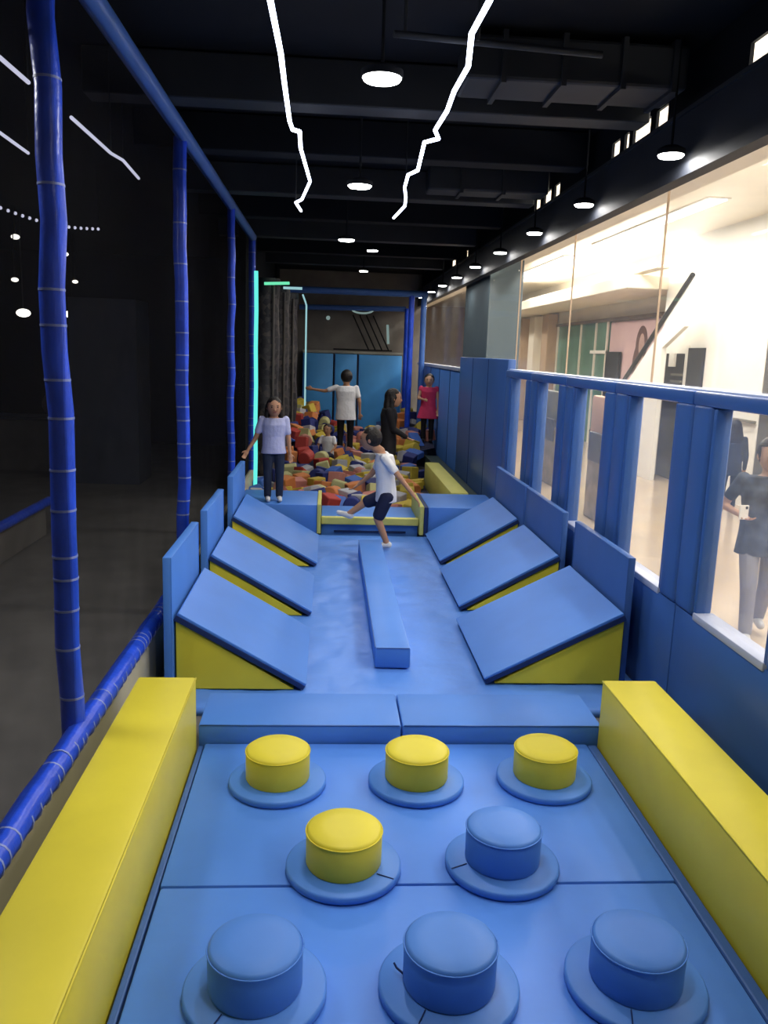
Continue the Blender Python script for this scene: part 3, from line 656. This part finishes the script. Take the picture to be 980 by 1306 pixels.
# ------------------------------------------------------------------ people
def cap(bm, p, q, r1, r2, n=12):
    """tapered rounded limb from p to q"""
    p, q = Vector(p), Vector(q); d = (q-p)
    if d.length < 1e-5: return
    pts, rs = [], []
    for a in (0, .35, .7, .92): pts.append(p-d.normalized()*r1*math.cos(a*PI/2)); rs.append(max(.0015, r1*math.sin(a*PI/2)))
    pts.append(p); rs.append(r1); pts.append(p+d*.5); rs.append((r1+r2)/2)
    pts.append(q); rs.append(r2)
    for a in (.92, .7, .35, 0): pts.append(q+d.normalized()*r2*math.cos(a*PI/2)); rs.append(max(.0015, r2*math.sin(a*PI/2)))
    tube(bm, pts, 1, n, rs=rs)
def loft(bm, rings, ax, ay):
    """rings: (centre, rx, ry) ellipses in the plane ax, ay"""
    n = 20; R = []
    for c, rx, ry in rings: R.append([bm.verts.new(Vector(c)+ax*rx*math.cos(2*PI*k/n)+ay*ry*math.sin(2*PI*k/n)) for k in range(n)])
    for a, b in zip(R, R[1:]):
        for k in range(n): bm.faces.new((a[k], a[(k+1) % n], b[(k+1) % n], b[k]))
    bm.faces.new(R[0][::-1]); bm.faces.new(R[-1])
def weld(name, bm, m, parent, vox, smooth=3):
    """one continuous skin from the overlapping volumes"""
    bmesh.ops.recalc_face_normals(bm, faces=bm.faces)
    o = obj(name, bm, m, parent)
    r = o.modifiers.new('r', 'REMESH'); r.mode = 'VOXEL'; r.voxel_size = vox; r.use_smooth_shade = True
    s = o.modifiers.new('s', 'SMOOTH'); s.iterations = smooth; s.factor = .5
    dg = bpy.context.evaluated_depsgraph_get(); me = bpy.data.meshes.new_from_object(o.evaluated_get(dg), depsgraph=dg)
    old = o.data; o.modifiers.clear(); o.data = me; bpy.data.meshes.remove(old)
    if not me.materials: me.materials.append(M[m] if isinstance(m, str) else m)
    for p in me.polygons: p.use_smooth = True
    return o
def person(loc, face, H, J, clothes, hair, label, vox=.008, skin='skin', child=False, name='person', shoe='sole', seat=False):
    """J: joint positions, local metres (right, forward, up); face: heading the person looks along"""
    f = Vector((math.sin(face), math.cos(face), 0)); rt = Vector((math.cos(face), -math.sin(face), 0)); up = Vector((0, 0, 1)); L0 = Vector(loc)
    W = lambda p: L0+rt*p[0]+f*p[1]+up*p[2]
    j = {k: W(v) for k, v in J.items()}
    t = thing(name, label, 'person', loc)
    s = H/1.65 if not child else H/1.45
    hr = H*(.066 if not child else .075)          # head half width
    bm = bmesh.new()
    hd = j['head']; tilt = (hd-j['neck']).normalized()
    R = Matrix((rt, f, up)).transposed()
    ell(bm, hd, hr*.92, hr*1.10, hr*1.22, R, 20, 14)
    ell(bm, hd+f*hr*.20-up*hr*.58, hr*.68, hr*.74, hr*.66, R, 16, 10)
    cap(bm, hd+f*hr*.98-up*hr*.02, hd+f*hr*1.08-up*hr*.30, hr*.09, hr*.14, 8)   # nose
    for sd in (-1, 1): ell(bm, hd+rt*sd*hr*.93-up*hr*.1, hr*.12, hr*.22, hr*.30, R, 8, 6)
    cap(bm, hd-up*hr*.6-f*hr*.1, j['neck'], hr*.50, hr*.55)
    sh = (j['shl']+j['shr'])/2; hp = (j['hipl']+j['hipr'])/2; mid = (sh*.45+hp*.55)
    sw = (j['shr']-j['shl']).length/2; hw = sw*.86; ax = (j['shr']-j['shl']).normalized(); ay = f
    torso = [(hp-up*.05*s, hw*.82, .085*s), (hp+up*.05*s, hw*.98, .10*s), (mid, sw*.80, .088*s), (sh*.8+mid*.2-up*.02, sw*.98, .105*s), (sh+up*.01*s, sw*.86, .075*s), (j['neck']-up*.01, hr*.55, hr*.55)]
    loft(bm, torso, ax, ay)
    for a in 'lr':
        cap(bm, j['sh'+a], j['el'+a], .044*s, .035*s); cap(bm, j['el'+a], j['wr'+a], .034*s, .023*s)
        cap(bm, j['hip'+a], j['kn'+a], .078*s, .052*s); cap(bm, j['kn'+a], j['an'+a], .050*s, .034*s)
        # hand: palm, four fingers, thumb
        d = (j['wr'+a]-j['el'+a]).normalized(); side = d.cross(f if abs(d.dot(f)) < .8 else up).normalized(); nrm = side.cross(d).normalized()
        k = s if not child else s*.95
        pc = j['wr'+a]+d*.045*k; ell(bm, pc, .038*k, .017*k, .048*k, Matrix((side, nrm, d)).transposed(), 12, 8)
        for q, (o, ln) in enumerate([(-.028, .055), (-.010, .066), (.009, .070), (.027, .060)]):
            b0 = pc+d*.036*k+side*o*k; b1 = b0+d*ln*.55*k+nrm*.008*k; b2 = b1+d*ln*.40*k+nrm*.022*k
            cap(bm, b0, b1, .0088*k, .008*k, 8); cap(bm, b1, b2, .008*k, .0066*k, 8)
        sgn = 1 if side.dot(f) > 0 else -1
        b0 = pc-d*.015*k+side*sgn*.034*k; b1 = b0+d*.03*k+side*sgn*.022*k; b2 = b1+d*.03*k+nrm*.008*k
        cap(bm, b0, b1, .011*k, .0095*k, 8); cap(bm, b1, b2, .0095*k, .007*k, 8)
        td = (f*.95-up*.1) if 'toe'+a not in J else (j['toe'+a]-j['an'+a]).normalized()
        cap(bm, j['an'+a]-up*.01*s, j['an'+a]+td*.10*s-up*.015*s, .034*s, .026*s)
    body = weld('body', bm, skin, t, vox)
    # face details
    for sd in (-1, 1):
        bm = bmesh.new(); ell(bm, hd+rt*sd*hr*.36+f*hr*.97+up*hr*.06, hr*.13, hr*.08, hr*.08, R, 10, 6); obj('eye', bm, 'eye', body, 'all')
        bm = bmesh.new(); ell(bm, hd+rt*sd*hr*.36+f*hr*.99+up*hr*.27, hr*.20, hr*.06, hr*.04, R, 8, 5); obj('eyebrow', bm, 'hair', body, 'all')
    bm = bmesh.new(); ell(bm, hd+f*hr*1.02-up*hr*.58, hr*.26, hr*.07, hr*.07, R, 10, 6); obj('mouth', bm, 'lip', body, 'all')
    # clothes
    g = .014*s
    top = clothes.get('top')
    if top:
        bm = bmesh.new(); drop = clothes.get('hem', .08)*s
        tr = [(hp-up*drop, hw+g*2.2+.01*s, .115*s+g), (hp+up*.05*s, hw+g*1.6, .11*s+g), (mid, sw*.88+g, .10*s+g), (sh*.8+mid*.2-up*.02, sw+g, .115*s+g), (sh+up*.024*s, sw*.92+g, .088*s+g), (j['neck']-up*.018*s, hr*.72, hr*.74)]
        if clothes.get('dress'):
            tr = [(hp-up*clothes['dress'], hw+.10*s, .17*s)]+tr[1:]
        loft(bm, tr, ax, ay)
        for a in 'lr':
            e = j['el'+a]
            if clothes.get('sleeve') == 'long': cap(bm, j['sh'+a], e, .054*s, .046*s); cap(bm, e, j['wr'+a], .046*s, .036*s)
            elif clothes.get('sleeve') == 'none': cap(bm, j['sh'+a], j['sh'+a]*.85+e*.15, .054*s, .052*s)
            else: cap(bm, j['sh'+a], j['sh'+a]*.38+e*.62, .054*s, .051*s)
        weld(clothes['topname'], bm, top, t, vox)
    if clothes.get('bottom'):
        bm = bmesh.new()
        loft(bm, [(hp-up*.06*s, hw*.9+g, .098*s), (hp+up*.06*s, hw+g*.8, .108*s), (hp+up*.11*s, hw*.92+g*.6, .10*s)], ax, ay)
        for a in 'lr':
            k = j['kn'+a]
            if clothes.get('short'):
                e = j['hip'+a]*.18+k*.82; cap(bm, j['hip'+a], e, .090*s, .078*s)
            else:
                cap(bm, j['hip'+a], k, .088*s, .064*s); cap(bm, k, j['an'+a]+up*.02*s, .062*s, .052*s)
        weld(clothes['bottomname'], bm, clothes['bottom'], t, vox)
    for a in 'lr':
        td = (f*.97-up*.05).normalized() if 'toe'+a not in J else (j['toe'+a]-j['an'+a]).normalized()
        bm = bmesh.new(); cap(bm, j['an'+a]-up*.016*s-td*.02*s, j['an'+a]+td*.13*s-up*.022*s, .042*s, .032*s)
        weld('shoe', bm, shoe, t, vox)
    # hair
    bm = bmesh.new()
    ell(bm, hd-f*hr*.16+up*hr*.16, hr*1.05, hr*1.13, hr*1.20, R, 20, 14)
    if hair in ('long', 'verylong'):
        ln = {'long': .26, 'verylong': .42}[hair]*s
        for sd in (-1, 1): cap(bm, hd+rt*sd*hr*.82-f*hr*.25, hd+rt*sd*hr*1.0-f*hr*.1-up*ln*.9, hr*.36, hr*.26)
        loft(bm, [(hd-f*hr*.55+up*hr*.4, hr*.9, hr*.6), (hd-f*hr*.75-up*hr*.7, hr*1.15, hr*.6), (hd-f*hr*.9-up*ln*.7, hr*1.35, hr*.55), (hd-f*hr*.9-up*ln, hr*1.0, hr*.35)], rt, f)
    if hair == 'tied': cap(bm, hd-f*hr*1.1+up*hr*.3, hd-f*hr*1.35-up*hr*1.4, hr*.35, hr*.2)
    o = weld('hair', bm, 'hair', t, vox, 2)
    # open the hair in front of the face
    me = o.data; b2 = bmesh.new(); b2.from_mesh(me); o0 = ORG[o]
    kill = []
    for v in b2.verts:
        p = v.co+o0-hd
        if p.dot(f) > hr*.30 and p.dot(up) < hr*.62 and p.dot(up) > -hr*1.3 and abs(p.dot(rt)) < hr*.86: v.co -= f*hr*.55*min(1, (p.dot(f)-hr*.30)/(hr*.3)+.3)
    b2.to_mesh(me); b2.free()
    return t, j

def stand_pose(H, arms='down', sw=None, lean=0):
    s = H; sw = sw or .115*H
    return dict(head=(0, .01+lean, .925*s), neck=(0, lean*.8, .835*s), shl=(-sw, lean*.7, .805*s), shr=(sw, lean*.7, .805*s), ell=(-sw*1.25, -.02, .63*s), elr=(sw*1.25, -.02, .63*s),
                wrl=(-sw*1.35, .05, .49*s), wrr=(sw*1.35, .05, .49*s), hipl=(-.055*s, 0, .51*s), hipr=(.055*s, 0, .51*s), knl=(-.058*s, .02, .285*s), knr=(.058*s, .02, .285*s), anl=(-.058*s, 0, .045*s), anr=(.058*s, 0, .045*s))

# boy running to the left across the mat (faces -x)
J = dict(head=(0, .20, 1.185), neck=(0, .09, 1.055), shl=(-.12, .035, 1.00), shr=(.12, .045, 1.00), ell=(-.20, -.15, .80), wrl=(-.21, -.30, .62),
         elr=(.18, .19, .78), wrr=(.17, .33, .66), hipl=(-.07, .0, .57), hipr=(.07, .02, .57), knl=(-.07, .09, .33), anl=(-.07, -.02, .06),
         knr=(.08, .25, .47), anr=(.08, .42, .34), toer=(.08, .50, .36))
person((.66, 8.86, -.0), math.radians(-82), 1.32, J, dict(top='wshirt', topname='t_shirt', bottom='shorts', bottomname='shorts', short=True, hem=.06), 'short',
       'boy in white shirt and navy shorts running left past the balance beam', .0075, child=True)
# girl on the left entry block facing the camera
J = stand_pose(1.19); J['ell'] = (-.17, .02, .72); J['wrl'] = (-.185, .04, .57); J['elr'] = (.21, -.01, .74); J['wrr'] = (.30, .03, .60)
person((-.62, 9.72, .335), math.radians(172), 1.19, J, dict(top='lshirt', topname='t_shirt', bottom='jeans', bottomname='jeans', hem=.05), 'long',
       'girl with long dark hair, lilac shirt and dark jeans standing by the turquoise light', .0075, child=True)
# woman in the pit
J = stand_pose(1.60); J['elr'] = (.17, .08, 1.02); J['wrr'] = (.10, .25, .92); J['ell'] = (-.17, .05, 1.02); J['wrl'] = (-.12, .25, .9); J['head'] = (0, .06, 1.46)
person((.88, 12.0, -.0), math.radians(95), 1.60, J, dict(top='blackc', topname='cardigan', bottom='blackc', bottomname='trousers', sleeve='long', hem=.18), 'verylong',
       'woman with very long black hair and black clothes standing in the pit behind the boy', .010, shoe='blackc')
# man with his back to the camera, left arm raised sideways
J = stand_pose(1.72); J['ell'] = (-.43, .02, 1.30); J['wrl'] = (-.68, .05, 1.33); J['elr'] = (.27, -.02, 1.12); J['wrr'] = (.28, .03, .88)
person((.36, 16.8, -.0), math.radians(4), 1.72, J, dict(top='wshirt', topname='shirt', bottom='blackc', bottomname='trousers', hem=.13), 'short',
       'man in white short sleeved shirt seen from behind, arm held out to the left', .011, shoe='blackc')
# girl in crimson dress
J = stand_pose(1.28); J['elr'] = (.19, .05, .84); J['wrr'] = (.08, .16, .82); J['ell'] = (-.19, .02, .80); J['wrl'] = (-.19, .05, .62)
person((1.93, 16.05, .42), math.radians(188), 1.28, J, dict(top='pinkc', topname='dress', dress=.20, sleeve='none', bottom='blackc', bottomname='leggings'), 'short',
       'girl in a sleeveless crimson dress and dark leggings by the blue barrier', .009, skin='skin2', child=True, shoe='blackc')
# small child sitting in the foam
J = dict(head=(0, .06, .58), neck=(0, .03, .47), shl=(-.11, .02, .43), shr=(.11, .02, .43), ell=(-.17, .08, .28), wrl=(-.13, .2, .2), elr=(.17, .08, .28), wrr=(.13, .2, .2),
         hipl=(-.06, 0, .08), hipr=(.06, 0, .08), knl=(-.11, .26, .16), knr=(.11, .26, .16), anl=(-.1, .42, .02), anr=(.1, .42, .02))
person((.02, 15.1, .12), math.radians(200), 1.05, J, dict(top='wshirt', topname='t_shirt', bottom='shorts', bottomname='trousers', hem=.02), 'short',
       'small dark haired child in white shirt sitting among the foam blocks', .009, child=True)
# woman outside walking towards the camera
J = stand_pose(1.60); J['elr'] = (.30, -.06, 1.06); J['wrr'] = (.20, .12, 1.02); J['ell'] = (-.22, .0, 1.0); J['wrl'] = (-.12, .18, 1.0)
J['knr'] = (.08, .10, .45); J['anr'] = (.07, .12, .08); J['knl'] = (-.08, -.04, .44); J['anl'] = (-.09, -.22, .12)
J['ell'], J['elr'] = J['ell'], J['elr']
bw, bj = person((3.40, 6.12, -.05), math.radians(196), 1.62, J, dict(top='slate', topname='printed_shirt', bottom='greyj', bottomname='jeans', hem=.12), 'tied',
       'woman in slate printed shirt and light grey jeans walking outside the nearest barrier window', .008, skin='skin2')
p = bj['wrr']+Vector((-.02, -.08, .03)); t2 = thing('phone', 'white phone held by the woman walking outside', 'phone', p)
obj('phone_body', BX(p.x-.035, p.x+.035, p.y-.005, p.y+.005, p.z-.05, p.z+.06, bev=.003), 'white', t2); obj('camera_bump', BX(p.x+.008, p.x+.026, p.y-.010, p.y-.004, p.z+.03, p.z+.052, bev=.002), 'blackd', t2)
# darker figure farther out
J = stand_pose(1.36)
person((5.85, 11.62, -.05), math.radians(10), 1.38, J, dict(top='jeans', topname='jacket', bottom='jeans', bottomname='trousers', sleeve='long', hem=.15), 'long',
       'distant figure in dark clothes standing before the white mall wall', .010, shoe='blackc')

# ------------------------------------------------------------------ light and view
w = bpy.data.worlds.new('world'); S.world = w; w.use_nodes = True
w.node_tree.nodes['Background'].inputs[0].default_value = (.7, .8, 1, 1); w.node_tree.nodes['Background'].inputs[1].default_value = .02
S.view_settings.view_transform = 'Standard'; S.view_settings.look = 'None'; S.view_settings.gamma = 1
S.view_settings.exposure = -.22; S.view_settings.use_curve_mapping = False
